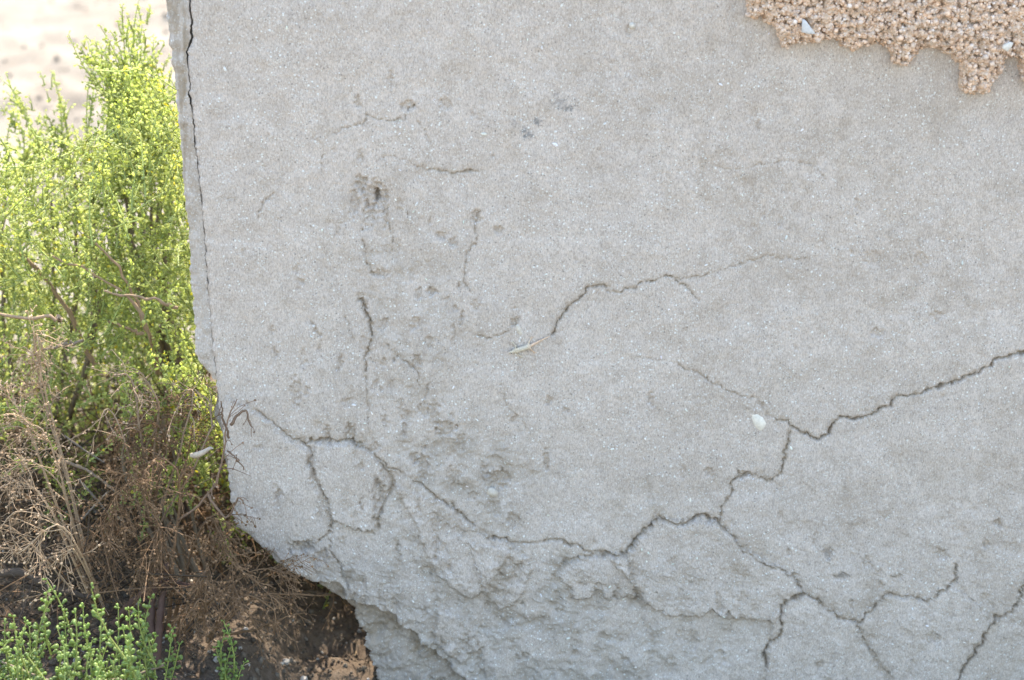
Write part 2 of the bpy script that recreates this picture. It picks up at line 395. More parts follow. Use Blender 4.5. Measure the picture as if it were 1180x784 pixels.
PLATES = [  # raised skins of render with a broken edge: polygon, height
    ([(698, 634), (722, 640), (760, 596), (800, 600), (828, 604), (850, 625), (880, 645), (912, 658), (922, 684), (905, 690), (892, 715), (845, 711), (842, 704), (835, 712), (820, 702), (806, 712), (800, 708), (775, 709), (758, 704), (738, 690), (724, 662)], .0035),
    ([(640, 662), (652, 650), (675, 642), (722, 640), (733, 688), (728, 692), (722, 688), (712, 690), (708, 684), (700, 690), (690, 678), (682, 688), (664, 692), (655, 676)], .003),
    ([(255, 470), (262, 458), (300, 480), (335, 508), (352, 520), (356, 550), (376, 588), (381, 610), (366, 624), (350, 625), (330, 650), (262, 602)], .002),
    ([(362, 510), (418, 513), (436, 530), (443, 556), (430, 588), (430, 612), (384, 602), (376, 575), (362, 540)], .003),
    ([(890, 705), (905, 692), (930, 685), (962, 706), (988, 720), (1000, 750), (1030, 800), (880, 800), (886, 760)], .0025),
    ([(985, 715), (1010, 690), (1045, 688), (1068, 690), (1095, 672), (1130, 700), (1150, 714), (1120, 745), (1100, 790), (1040, 800), (1005, 750)], .002),
    ([(455, 560), (520, 585), (550, 612), (590, 628), (560, 680), (540, 690), (500, 660), (478, 600)], .002),
    ([(540, 625), (600, 632), (612, 655), (600, 690), (575, 705), (560, 685)], .0025),
    ([(505, 700), (540, 715), (552, 748), (530, 765), (500, 740)], .0025),
]
STEP = [(392, 672), (400, 690), (411, 698), (421, 699), (433, 699), (441, 707), (452, 707), (457, 712), (459, 722), (470, 727), (480, 732), (484, 741), (500, 752), (512, 762), (521, 772), (536, 782), (560, 800), (600, 830)]
rngp = np.random.default_rng(3)
PITS = [(435, 226, 4, 8, .010, 1), (432, 229, 15, 23, .0034, .26), (437, 225, 9, 13, .0025, .40), (416, 213, 6, 10, .005, .7), (408, 234, 7, 18, .0035, .4), (425, 250, 8, 16, .003, .35), (471, 122, 9, 6, .003, .8), (513, 121, 8, 5, .002, .7), (545, 132, 5, 4, .001, .5),
        (488, 538, 7, 16, .004, .7), (478, 530, 4, 9, .003, .4), (523, 553, 8, 14, .003, .6), (556, 546, 5, 12, .003, .5), (575, 552, 14, 12, .004, .8), (592, 600, 8, 10, .004, .6),
        (434, 570, 5, 16, .004, .5), (546, 572, 8, 6, .004, .6), (500, 480, 7, 16, .003, .7), (514, 494, 12, 9, .004, .8), (487, 472, 7, 9, .003, .7), (469, 480, 6, 10, .003, .6),
        (481, 417, 7, 10, .004, .7), (479, 371, 5, 5, .003, .5), (497, 337, 6, 5, .004, .9), (495, 395, 6, 8, .003, .5), (437, 315, 8, 6, .003, .9), (446, 318, 4, 4, .003, .4),
        (575, 265, 6, 6, .003, .7), (549, 250, 7, 8, .003, .6), (548, 352, 5, 8, .002, .6), (523, 280, 4, 5, .003, .5), (632, 460, 4, 5, .003, .7), (652, 472, 3, 4, .003, .5), (593, 483, 5, 6, .003, .6),
        (593, 370, 4, 6, .003, 1), (858, 548, 9, 5, .005, 1), (818, 545, 5, 7, .003, .6), (750, 460, 4, 12, .003, .5), (630, 530, 5, 14, .003, .8), (1000, 650, 8, 6, .003, .5), (1085, 640, 8, 6, .003, .6),
        (1137, 628, 5, 4, .004, .8), (1150, 605, 5, 5, .004, .8), (955, 640, 6, 9, .003, .4), (970, 665, 8, 4, .003, .5), (1075, 735, 10, 6, .003, .6), (945, 765, 5, 5, .004, .7), (1035, 665, 5, 4, .003, .6),
        (787, 545, 5, 8, .002, .5), (1060, 300, 10, 9, .002, .4), (1005, 300, 12, 10, .002, .3), (1010, 385, 8, 7, .003, .5), (1080, 365, 9, 6, .002, .4), (690, 682, 9, 12, .004, .7), (711, 685, 5, 7, .004, .7), (735, 688, 5, 8, .005, .7),
        (575, 665, 8, 8, .004, .7), (597, 650, 7, 5, .003, .9), (583, 717, 8, 5, .004, .6), (605, 756, 5, 6, .004, .7), (563, 702, 4, 6, .003, .5), (663, 753, 5, 5, .003, .8), (785, 735, 6, 9, .003, .5), (800, 745, 5, 8, .003, .5), (720, 760, 5, 5, .003, .6),
        (322, 570, 5, 5, .003, .3), (318, 408, 3, 8, .003, .5), (312, 383, 3, 5, .002, .4), (298, 515, 4, 4, .002, .3), (392, 420, 4, 9, .003, .7), (400, 463, 5, 6, .003, .5), (415, 180, 4, 8, .002, .7), (412, 118, 4, 8, .002, .7), (450, 92, 4, 8, .002, .6),
        (310, 158, 5, 5, .001, .4), (405, 500, 7, 12, .005, .9), (452, 700, 10, 8, .002, .8), (345, 630, 14, 7, .006, 1), (372, 640, 7, 8, .004, .5)]
for k in range(210):      # small tool and drip marks, most of them in the middle and along the bottom
    while True:
        a, b = rngp.uniform(235, 1190), rngp.uniform(30, 800)
        p = .016+.85*math.exp(-((a-450)/105)**2)*sstep(120, 400, np.array(b))+.22*sstep(560, 700, np.array(b))+.06*(a > 880)*(b > 200)
        if rngp.random() < p: break
    s_ = rngp.uniform(1.4, 4.2)*(1+.4*(b > 450))
    PITS.append((a, b, s_*rngp.uniform(.6, 1.3), s_*rngp.uniform(.9, 3.2), rngp.uniform(.0010, .0036)*(.45+.55*min(1, p*3)), rngp.uniform(.1, .6)))
STAINS = [(603, 150, 4, 4, .8), (609, 156, 6, 5, .9), (620, 140, 4, 4, .9), (645, 118, 10, 7, .5), (655, 124, 12, 4, .8), (640, 108, 4, 5, .5), (592, 140, 4, 4, .4), (955, 640, 5, 9, .5), (972, 664, 8, 4, .5), (905, 128, 4, 6, .3), (560, 548, 8, 12, .3)]

def wall_relief(x, z, px, py):
    """height out of the wall (m) and wear masks: dirt, dark stain, rough"""
    wx = px+2.6*noise(px/11, py/11, 50)+1.7*noise(px/4.2, py/4.2, 51); wy = py+2.6*noise(px/11, py/11, 52)+1.7*noise(px/4.2, py/4.2, 53)
    rough = .85*sstep(560, 690, py+40*fbm(px/60, py/60, 3, 60))*sstep(980, 700, px+60*noise(px/90, py/90, 61))
    blob = np.exp(-((px-520)/95)**2-((py-560)/75)**2); rough = np.maximum(rough, .9*blob)
    rough = np.maximum(rough, .22*sstep(600, 720, py)); rough = np.maximum(rough, .35*np.exp(-((px-470)/90)**2)*sstep(180, 330, py))
    rough = np.clip(rough*(.75+.8*fbm(px/35, py/35, 3, 62)), 0, 1)
    h = .0030*fbm(px/170, py/170, 3, 1)+.0013*fbm(px/38, py/38, 3, 2)
    h += .00060*fbm(px/9, py/14, 3, 3)+.00045*noise(px/3.2, py/4.4, 4)
    h += rough*(.0013*fbm(px/26, py/30, 4, 5, .55)+.0010*(np.abs(noise(px/13, py/16, 6))-.25)+.0010*noise(px/4, py/4.5, 7))
    ter = fbm(px/42, py/36, 4, 8, .6); h += rough*.0020*(sstep(.02, .10, ter)+sstep(-.42, -.36, ter)-1)
    h -= .0022*rough
    fl = fbm(px/30+3, py/24, 4, 24, .55); fz = np.maximum(rough, .38*sstep(500, 600, py+30*noise(px/60, py/60, 25))*sstep(640, 900, px))
    h -= fz*(.0020*sstep(.20, .235, fl)+.0018*sstep(.52, .55, fl)); h += rough*.0022*sstep(-.30, -.335, fl)
    flk = sstep(.16, .22, fl)*fz
    dirt = .13*sstep(.10, .75, fbm(px/26, py/34, 4, 11))+.17*sstep(.25, .8, fbm(px/13, py/40, 4, 16))*np.exp(-((px-430)/130)**2)*sstep(60, 200, py)+.34*sstep(-.1, .7, fbm(px/20, py/24, 5, 17))*np.exp(-((px-880)/120)**2-((py-200)/60)**2)+.30*sstep(-.1, .7, fbm(px/20, py/24, 5, 18))*np.exp(-((px-1070)/120)**2-((py-310)/80)**2)+.24*sstep(-.1, .7, fbm(px/20, py/24, 5, 19))*np.exp(-((px-720)/70)**2-((py-90)/45)**2)+.14*sstep(-.2, .6, fbm(px/120, py/95, 3, 20))*sstep(600, 900, px)+.10*sstep(.1, .6, fbm(px/70, py/70, 3, 12))
    dirt += .30*rough*sstep(.05, .6, fbm(px/18, py/20, 4, 13))+.15*rough*sstep(.0, -.3, ter)+.26*flk*(.4+.8*np.abs(noise(px/7, py/7, 26)))
    stain = np.zeros_like(px)
    smallx = np.abs(fbm(px/5, py/7, 3, 14))
    for poly, hh in PLATES:
        P = np.array(poly); x0, y0 = P.min(0)-8; x1, y1 = P.max(0)+8
        m = np.nonzero((px > x0) & (px < x1) & (py > y0) & (py < y1))
        if len(m[0]) == 0: continue
        d = sdf_poly(wx[m], wy[m], poly)
        h[m] += 1.7*hh*sstep(-1.0, 1.0, d+2.2*noise(px[m]/5, py[m]/5, 98)+1.2*noise(px[m]/2.5, py[m]/2.5, 99))
        dirt[m] += .30*np.exp(-(np.minimum(d, 0)/5)**2)*(d < 1)*(.4+smallx[m])
        rough[m] *= 1-.75*sstep(0, 3, d)
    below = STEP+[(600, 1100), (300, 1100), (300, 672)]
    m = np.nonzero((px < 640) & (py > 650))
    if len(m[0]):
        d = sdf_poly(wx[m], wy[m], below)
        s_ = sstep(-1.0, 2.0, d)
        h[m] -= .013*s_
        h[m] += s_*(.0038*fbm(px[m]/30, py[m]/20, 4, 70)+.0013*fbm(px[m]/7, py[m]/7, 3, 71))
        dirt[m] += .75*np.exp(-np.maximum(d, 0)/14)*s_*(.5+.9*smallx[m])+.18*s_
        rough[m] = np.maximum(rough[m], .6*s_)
    cut = np.zeros_like(px)
    for pts, w, depth, dt in CRACKS:
        for a, b in zip(pts[:-1], pts[1:]):
            r = 14
            m = np.nonzero((px > min(a[0], b[0])-r) & (px < max(a[0], b[0])+r) & (py > min(a[1], b[1])-r) & (py < max(a[1], b[1])+r))
            if len(m[0]) == 0: continue
            d, ey, t = seg_dist(wx[m], wy[m], a, b)
            ww = w*(.46+.55*noise(px[m]/34, py[m]/34, 86)+.28*noise(px[m]/14, py[m]/14, 80)+.26*noise(px[m]/5, py[m]/5, 81)); gate = sstep(-.75, .05, noise(px[m]/30, py[m]/30, 83)+.5*noise(px[m]/9, py[m]/9, 84)+np.maximum(.6*(w-1.0), -.02))
            slit = .72*depth*(.15+.85*gate)*np.exp(-(d/np.maximum(ww, .5))**4)
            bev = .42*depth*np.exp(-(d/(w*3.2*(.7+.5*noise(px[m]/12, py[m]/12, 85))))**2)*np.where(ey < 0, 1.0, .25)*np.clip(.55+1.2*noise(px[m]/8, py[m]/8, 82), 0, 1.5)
            cut[m] = np.maximum(cut[m], slit+bev)
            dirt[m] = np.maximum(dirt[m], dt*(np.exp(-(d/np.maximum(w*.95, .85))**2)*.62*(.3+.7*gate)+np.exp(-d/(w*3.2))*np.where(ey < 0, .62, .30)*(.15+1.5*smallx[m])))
    h -= cut
    for a, b, sx, sy, dep, dt in PITS:
        m = np.nonzero((np.abs(px-a) < sx*2.2+3) & (np.abs(py-b) < sy*2.2+3))
        if len(m[0]) == 0: continue
        q = np.sqrt(((wx[m]-a)/sx)**2+((wy[m]-b)/sy)**2)+.45*noise(px[m]/4, py[m]/5, 90)
        f = sstep(1.15, .62, q)*np.clip(.85+.5*noise(px[m]/3, py[m]/4, 92), .3, 1)
        h[m] -= 1.3*dep*f; dirt[m] = np.maximum(dirt[m], .74*dt*f*(.55+.8*smallx[m]))
    for a, b, sx, sy, k in STAINS:
        m = np.nonzero((np.abs(px-a) < sx*2.5) & (np.abs(py-b) < sy*2.5))
        if len(m[0]) == 0: continue
        q = np.sqrt(((wx[m]-a)/sx)**2+((wy[m]-b)/sy)**2)+.9*noise(px[m]/3, py[m]/3, 95)
        stain[m] = np.maximum(stain[m], k*.75*sstep(1.2, .3, q))
    return h, np.clip(np.stack([dirt, stain, rough*.75], -1), 0, 1)

WTOP = 1.30
wall = empty('concrete_wall', (.6, .05, 0))
tag(wall, 'cracked grey concrete wall with crumbling coral crust at upper right', 'wall')
zs = np.concatenate([np.arange(-.16, -.05, .01), np.arange(-.05, 1.0, .0017), np.arange(1.0, WTOP+.001, .012)])
ss = np.concatenate([np.arange(0, 1.19, .0017), np.arange(1.19, 2.3, .012)])
def face_sheet(name, zs, xl, us, y_off, ret, mat, seed, extra=None):
    """relief sheet with a broken left side that turns back into the wall by ret metres"""
    Zg = np.repeat(zs[:, None], us.shape[-1], 1); Xg = xl[:, None]+us
    px, py = proj(Xg, 0.0, Zg)
    h, wear = wall_relief(Xg, Zg, px, py)
    u = us if us.ndim == 2 else np.repeat(us[None], len(zs), 0)
    h -= .004*np.exp(-u/.004)*(1+.6*fbm(Zg*60, u*0, 3, seed))
    if extra: h, wear = extra(h, wear, px, py, u)
    Yg = y_off-h
    # the side: columns running back from the left edge
    nb = 10; bt = np.linspace(1, 0, nb+1)[:-1]
    zz = np.repeat(zs[:, None], nb, 1); bb = np.repeat(bt[None], len(zs), 0)
    Yb = Yg[:, :1]+(ret-(Yg[:, :1]-y_off))*bb
    Xb = Xg[:, :1]+.006*np.sin(bb*2.2)+.004*fbm(zz*45, bb*3, 4, seed+3)*np.minimum(1, bb*3)
    Xa = np.concatenate([Xb, Xg], 1); Ya = np.concatenate([Yb, Yg], 1); Za = np.concatenate([zz, Zg], 1)
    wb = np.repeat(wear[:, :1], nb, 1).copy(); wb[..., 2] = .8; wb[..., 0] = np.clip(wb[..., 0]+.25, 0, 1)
    C = np.concatenate([wb, wear], 1)
    return mesh_np(name, np.stack([Xa, Ya, Za], -1).reshape(-1, 3), grid_faces(len(zs), Xa.shape[1]), mat, wall, C.reshape(-1, 3))
face_sheet('plaster_face', zs, edge_x(MAIN, zs, .0022, 301), np.repeat(ss[None], len(zs), 0), 0.0, .05, M_WALL, 301)
# the loosened strip along the left edge, a little behind the face
z_top_s = zs[zs > at(246, 441)[2]]
xl = edge_x(STRIP, z_top_s, .0020, 311); xr = edge_x(MAIN, z_top_s, .0022, 301); rowz = proj(xr, 0., z_top_s)[1]; xr = xr-.0012*(.12+.6*noise(rowz/18, rowz*0, 8)+1.9*sstep(72, 45, rowz)*(.8+.6*noise(rowz/9, rowz*0, 6))+1.3*sstep(230, 120, rowz)*(.5+.8*noise(rowz/25, rowz*0, 7)))
uw = np.linspace(0, 1, 40)[None]*np.maximum(xr-xl, .002)[:, None]
def strip_wear(h, wear, px, py, u):
    h += .0016*fbm(px/14, py/22, 4, 320)+.003*np.sin(np.clip(u/.035, 0, 1)*3.1)
    wear[..., 0] = np.clip(wear[..., 0]+.62*sstep(380, 80, py)*sstep(-.45, .4, fbm(px/10, py/40, 4, 321))+.25*sstep(.012, .0, np.abs(px-212)/300), 0, 1)
    wear[..., 2] = np.maximum(wear[..., 2], .35)
    return h, wear
face_sheet('edge_strip', z_top_s, xl, uw, .006, .06, M_WALL, 311, strip_wear)
# the core of the wall behind both skins
def core():
    zc = np.concatenate([np.arange(-.16, 0.2, .008), np.arange(.2, WTOP-.004, .02)])
    # left edge: a little inside the strip above, a little outside the face where the photo shows a darker band, inside below
    C = [(200, -400), (203, 0), (206, 60), (214, 140), (222, 220), (230, 300), (234, 380), (243, 436), (246, 442), (247, 470), (250, 500), (255, 530), (261, 560), (276, 590), (300, 612), (330, 640), (370, 668), (398, 690), (416, 720), (436, 760), (452, 800), (470, 900)]
    xl = edge_x(C, zc, .004, 331)
    ys = np.concatenate([[.030], np.linspace(.033, .11, 9), [.115]])
    Xa = []; Ya = []
    for k, y in enumerate(ys):
        inset = .006 if k in (0, len(ys)-1) else 0
        Xa.append(xl+inset+max(0, y-.035)*1.25*sstep(.30, .16, zc)+.005*fbm(zc*30, zc*0+k*.7, 3, 340)); Ya.append(np.full(len(zc), y)+.003*fbm(zc*25+k, zc*0, 2, 341))
    Xa.insert(0, xl+2.3); Ya.insert(0, np.full(len(zc), .030)); Xa.append(xl+2.3); Ya.append(np.full(len(zc), .115))
    Xa[0] = np.full(len(zc), 1.85); Xa[-1] = np.full(len(zc), 1.85)
    nc = len(Xa); V = np.stack([np.stack(Xa, 1), np.stack(Ya, 1), np.repeat(zc[:, None], nc, 1)], -1)
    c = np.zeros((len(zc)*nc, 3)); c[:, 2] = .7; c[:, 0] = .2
    F = grid_faces(len(zc), nc)
    r = np.arange(nc); top = (len(zc)-1)*nc
    E = [[r[0]+k*nc, r[-1]+k*nc, r[-1]+(k+1)*nc, r[0]+(k+1)*nc] for k in range(len(zc)-1)]
    E += [[top+k, top+k+1, top+nc-2-k, top+nc-1-k] for k in range(nc//2-1)]
    E += [[k+1, k, nc-1-k, nc-2-k] for k in range(nc//2-1)]
    return mesh_np('core', V.reshape(-1, 3), np.concatenate([F, np.array(E)]), M_CORE, wall, c)
core()

# ------------------------------------------------------------------ coral crust at the upper right
OUT = [(70, -1400), (110, -1000), (40, -700), (85, -400), (55, -120), (58, -20), (60, 0), (70, 60), (130, 70), (165, 105), (188, 165), (213, 178), (245, 155), (330, 162), (380, 140), (400, 140), (430, 175), (460, 187), (520, 165), (560, 150), (590, 175), (610, 215), (630, 245), (665, 245), (697, 215), (708, 180), (760, 175), (820, 195), (862, 240), (868, 330), (890, 345), (950, 352), (975, 345), (1000, 290), (1035, 240), (1045, 205), (1080, 215), (1100, 300), (1130, 345), (1180, 320), (1260, 330), (1310, 250), (1370, 180), (1345, 40), (1395, -120), (1360, -330), (1400, -620), (1340, -900), (1380, -1400)]
OUTP = [(840+a/3.268, b/3.268) for a, b in OUT]
def crust_T(px, py):
    wx = px+3.2*noise(px/9, py/9, 401)+2.2*noise(px/4, py/4, 411); wy = py+3.2*noise(px/9, py/9, 402)+2.2*noise(px/4, py/4, 412)
    d = sdf_poly(wx, wy, OUTP)
    lump = 1-worley(px/11, py/11, 403); lump2 = 1-worley(px/5.2, py/5.2, 404)
    T = .017*(1-np.exp(-np.maximum(d, 0)/9))+.010*lump*sstep(0, 6, d)+.0050*lump2*sstep(0, 3, d)+.0018*fbm(px/3, py/3, 2, 409)*sstep(0, 3, d)+.004*fbm(px/45, py/45, 3, 405)*sstep(0, 8, d)
    hole = sstep(.22, .50, fbm(px/6.2, py/6.2, 2, 406))*sstep(1, 5, d)
    return d, T-.009*hole, hole
crust_x = np.arange(at(845, 50)[0], at(1278, 50)[0], .0015); crust_z = np.arange(at(900, 125)[2], WTOP, .0015)
Xg, Zg = np.meshgrid(crust_x, crust_z); px, py = proj(Xg, 0., Zg)
d, T, hole = crust_T(px, py)
F = grid_faces(*Xg.shape); keep = (d.ravel()[F] > -1.5).all(1); F = F[keep]
use = np.unique(F); re = np.zeros(Xg.size, int); re[use] = np.arange(len(use))
Yg = .004-np.maximum(T, 0)-.006*sstep(-1.5, 1.0, d)
V = np.stack([Xg, Yg, Zg], -1).reshape(-1, 3)[use]
rr = (.5+.6*fbm(px.ravel()[use]/14, py.ravel()[use]/14, 4, 420))[:, None]; base = np.array([[.58, .44, .34]])*(.85+.3*rr)
crust = mesh_np('coral_crust', V, re[F], M_CRUST, wall, base)
n = 56000
gx_ = rng.uniform(crust_x[0], crust_x[-1], n); gz_ = rng.uniform(crust_z[0], WTOP, n)
gp, gq = proj(gx_, 0., gz_); gd, gT, gh = crust_T(gp, gq)
k = (gd > .3) & ((gq > -60) | (rng.random(n) < .35)) & (rng.random(n) > .75*gh)
gx_, gz_, gT, gd = gx_[k], gz_[k], gT[k], gd[k]; n = len(gx_)
rad = np.clip(rng.lognormal(math.log(.00125), .55, n), .0007, .0042); rad *= .65+.35*sstep(0, 4, gd)
pos = np.stack([gx_, -.002-np.maximum(gT, 0)-rad*rng.uniform(-1.1, .25, n), gz_], -1)
GV, GF = scatter(OCTA_T, OCTA_F, pos, rng.normal(size=(n, 3)), rad*rng.uniform(.8, 1.4, n), rad*rng.uniform(.9, 1.3, n))
pal = np.array([1.14, 1.07, 1.06])*np.array([[.56, .44, .34], [.54, .395, .28], [.58, .49, .41], [.58, .445, .335], [.62, .56, .50], [.50, .40, .32], [.45, .34, .26]])
gc = 1.12*pal[rng.choice(7, n, p=[.22, .2, .2, .16, .08, .08, .06])]*rng.uniform(.85, 1.12, (n, 1))
gr = mesh_np('crust_grains', GV, GF, M_CRUST, crust, np.repeat(gc, len(OCTA_T), 0)); gr.location = (0, 0, 0); tag(gr, kind='stuff')

# shell chips bedded in the plaster
n = 1300
a_, b_ = rng.uniform(225, 1190, n), rng.uniform(-10, 790, n)
sel = []
for k in range(n):
    p = at(a_[k], b_[k]); sel.append(p)
P = np.array(sel); xm = edge_x(MAIN, P[:, 2], 0, 301)
P = P[(P[:, 0] > xm+.02) & (sdf_poly(a_, b_, OUTP) < -4)]; n = len(P)
pp = proj(P[:, 0], 0., P[:, 2]); hh, ww_ = wall_relief(P[:, 0], P[:, 2], pp[0], pp[1])
P[:, 1] = -hh-.0001
dd = rng.normal(size=(n, 3)); dd[:, 1] *= .35
L_ = rng.gamma(1.8, .00050, n)+.0006
CV, CF = scatter(OCTA_T, OCTA_F, P, dd, L_, L_*rng.uniform(.22, .6, n))
cc = np.array([[.68, .66, .62]])*rng.uniform(.8, 1.12, (n, 1))+rng.normal(size=(n, 3))*.02
ch = mesh_np('shell_specks', CV, CF, M_SHELL, wall, np.repeat(cc, len(OCTA_T), 0), smooth=False); tag(ch, kind='stuff')

def shell_fragment(outline, depth, col, label, bulge=.0025, tilt=0., out=.0):
    """a bent plate of shell: outline in picture pixels, standing out of the wall by depth"""
    O = np.array([at(*p) for p in outline]); c = O.mean(0)
    rings = []
    for s_, y in ((1.0, .003), (1.0, -.0006), (.93, -.0012), (.62, -.0012-bulge*.6), (.3, -.0012-bulge*.9)):
        R = c+(O-c)*s_; R[:, 1] = y-depth+tilt*(R[:, 2]-c[2]); rings.append(R)
    m = len(O); V = np.vstack(rings+[[c[0], -.0012-bulge-depth, c[2]]]); F = []
    for j in range(len(rings)-1):
        for k in range(m):
            k2 = (k+1) % m; a, b = j*m+k, j*m+k2; F += [(a, b, b+m), (a, b+m, a+m)]
    for k in range(m): F.append(((len(rings)-1)*m+k, (len(rings)-1)*m+(k+1) % m, len(V)-1))
    cc = np.tile(col, (len(V), 1))*(.94+.12*rng.random((len(V), 1)))
    o = mesh_np('shell_fragment', V, np.array(F), M_SHELL, wall, cc)
    o['label'] = label; return o
shell_fragment([(864, 475), (872, 477), (879, 481), (883, 488), (881, 493), (877, 497), (872, 494), (867, 488)], -.0004, (.64, .58, .50), 'large pale shell chip bedded beside the right crack')
shell_fragment([(921, 15), (925, 17), (930, 24), (936, 32), (928, 32), (920, 30)], .034, (.50, .48, .47), 'pale grey triangular shell chip in coral crust', .001)
shell_fragment([(1150, 44), (1156, 41), (1161, 42), (1158, 48), (1154, 52), (1148, 48)], .035, (.58, .53, .47), 'small white shell chip in coral crust', .001)
shell_fragment([(725, 27), (729, 26), (732, 28), (732, 32), (729, 34), (725, 32)], .0, (.52, .46, .39), 'small oval pale shell near the top edge')
shell_fragment([(563, 563), (569, 563), (574, 568), (573, 573), (566, 573), (561, 569)], -.001, (.46, .40, .33), 'cream pebble in the rough patch', .004)
shell_fragment([(594, 376), (597, 374), (600, 378), (603, 385), (600, 388), (596, 383)], -.0012, (.50, .44, .37), 'white shell chip above the lizard', .0015)
shell_fragment([(1037, 404), (1042, 404), (1044, 410), (1039, 412), (1036, 409)], -.001, (.55, .51, .47), 'pale oval chip above the right crack', .0015)

# ------------------------------------------------------------------ lizard on the wall
def lizard():
    P = {}; V = []; E = []; R = []
    def v(px, py, y, r, par=None):
        V.append(tuple(at(px, py, y))); R.append(r if isinstance(r, tuple) else (r, r)); i = len(V)-1
        if par is not None: E.append((par, i))
        return i
    mm = .001
    pel = v(609, 399.5, -.0042, 3.0*mm)
    b1 = v(603, 401.5, -.0050, 4.2*mm, pel); b2 = v(598, 403, -.0050, 4.0*mm, b1); nk = v(593.5, 404.3, -.0048, 2.7*mm, b2)
    hd = v(590.5, 405.4, -.0048, 2.9*mm, nk); sn = v(586.2, 407, -.0040, 1.3*mm, hd)
    t = pel
    for px, py, r in ((613.5, 397.2, 2.2), (619, 394.6, 1.7), (625, 391.6, 1.2), (630, 389.2, .8), (634.5, 387, .35)): t = v(px, py, -.0030, r*mm, t)
    def leg(root, knee, foot, toes):
        k = v(*knee, -.0035, 1.05*mm, root); f = v(*foot, -.0014, .75*mm, k)
        for tx, ty in toes: v(tx, ty, -.0008, .35*mm, f)
    leg(pel, (609.5, 394.0), (612, 390.2), [(610.5, 387.8), (612.5, 387.2), (614.6, 388.4)])
    leg(pel, (612, 402.8), (614.6, 405.4), [(614, 408), (616.6, 407.8), (618.8, 406.4)])
    leg(nk, (594.5, 398.8), (591, 395.4), [(589.4, 393.4), (591.2, 392.8), (593, 393.8)])
    leg(nk, (596.5, 408.5), (600.2, 410.6), [(599.8, 413), (602, 412.8), (603.8, 411.4)])
    root = empty('lizard', Vector(V[0])); tag(root, 'small pale grey lizard with sandy orange tail clinging at the lower end of a crack', 'lizard')
    me = bpy.data.meshes.new('body'); me.from_pydata(V, E, [])
    m, nt, N, L, bs = new_mat('lizard_skin'); co = coords(nt)
    sx = N.new('ShaderNodeSeparateXYZ'); L.new(co, sx.inputs[0])
    x0, x1 = V[0][0]-.002, V[0][0]+.006
    f = math_n(nt, 'DIVIDE', math_n(nt, 'SUBTRACT', sx.outputs[0], x0), x1-x0, True)
    c = mix(nt, f, (.50, .435, .34), (.58, .41, .29))
    c = mix(nt, .7, c, ramp(nt, nz(nt, co, 900, 3, .6), [(.35, (.55, .52, .48)), (.6, (1.15, 1.15, 1.15))]), 'MULTIPLY')
    L.new(c, bs.inputs['Base Color']); bs.inputs['Roughness'].default_value = .6
    o = link('body', me, m, root)
    md = o.modifiers.new('skin', 'SKIN'); md.use_smooth_shade = True; md.branch_smoothing = .6
    sv = me.skin_vertices[0].data
    for k, r in enumerate(R): sv[k].radius = r
    sv[0].use_root = True
    ss_ = o.modifiers.new('subdivision', 'SUBSURF'); ss_.levels = 2; ss_.render_levels = 2
    em, ent, EN, EL, ebs = new_mat('lizard_eye'); ebs.inputs['Base Color'].default_value = (.02, .017, .014, 1); ebs.inputs['Roughness'].default_value = .2
    for dz in (1.9, -1.9):
        p = at(589.4, 405.6-dz, -.0068)
        EV, EF = scatter(OCTA_T, OCTA_F, np.array([p]), np.array([[0, 0, 1.]]), np.array([.0006]), np.array([.0007]))
        mesh_np('eye', EV, EF, em, root)
lizard()

# ------------------------------------------------------------------ green shrubs
def make_sprigs(specs, rng, leafL, spacing, yellow, per=2, tube_r=.0011, stemcol=(.30, .34, .10), jit=.3, bright=1.3):
    """specs: (tip, direction, length); gives leaf arrays and a tube set"""
    tb = Tubes(); pos = []; dr = []; L = []; col = []
    for tip, d, ln in specs:
        tip = np.asarray(tip); d = unit(np.asarray(d)); n = max(4, int(ln/.022))
        side = unit(np.cross(d, rng.normal(size=3)))
        t = np.linspace(0, 1, n)[:, None]
        C = tip-d*ln*(1-t)+side*ln*.10*np.sin(t*2.6)+side*0
        tb.add(C, np.linspace(tube_r*1.5, tube_r*.6, n), 3, np.array(stemcol)*rng.uniform(.8, 1.2))
        m = max(3, int(ln/spacing)); tt = np.linspace(.06, 1, m); Q = spline(C, m)
        Tn = unit(np.gradient(Q, axis=0)); A = unit(np.cross(Tn, side+.01)); B = np.cross(Tn, A)
        shade = rng.uniform(.8, 1.2); yb = rng.random() < .015
        for j in range(per):
            ang = rng.uniform(0, 6.28)+np.arange(m)*1.6+j*2*math.pi/per+rng.normal(size=m)*.4
            o = np.cos(ang)[:, None]*A+np.sin(ang)[:, None]*B
            lift = rng.uniform(.25, 1.1, (m, 1)); dd = unit(o+Tn*lift)
            pos.append(Q+o*tube_r*.6+Tn*rng.normal(size=(m, 1))*spacing*jit); dr.append(dd)
            L.append(leafL*rng.uniform(.42, 1.22, m)*rng.uniform(.85, 1.12)*(1-.35*tt**3))
            w = rng.random(m)[:, None]
            c = np.array([.166, .190, .098])*(1-w)+np.array([.298, .308, .160])*w
            tipm = (tt**2.5)[:, None]; c = c*(1-.45*tipm)+np.array([.34, .38, .12])*.45*tipm
            ye = ((rng.random(m) < yellow) | (yb & (rng.random(m) < .5)))[:, None]
            c = np.where(ye, np.array([.38, .36, .09])*rng.uniform(.7, 1.1, (m, 1)), c)
            col.append(np.minimum(c*shade*bright, .5))
    return tb, np.concatenate(pos), np.concatenate(dr), np.concatenate(L), np.concatenate(col)
def leaves_obj(name, parent, pos, dr, L, col, T=LEAF_T, TF=LEAF_F, wide=.60, mat=None):
    V, F = scatter(T, TF, pos, dr, L, L*wide)
    o = mesh_np(name, V, F, mat or (M_LEAF2 if T is LEAF2_T else M_LEAF), parent, np.repeat(col, len(T), 0)); tag(o, kind='stuff'); return o

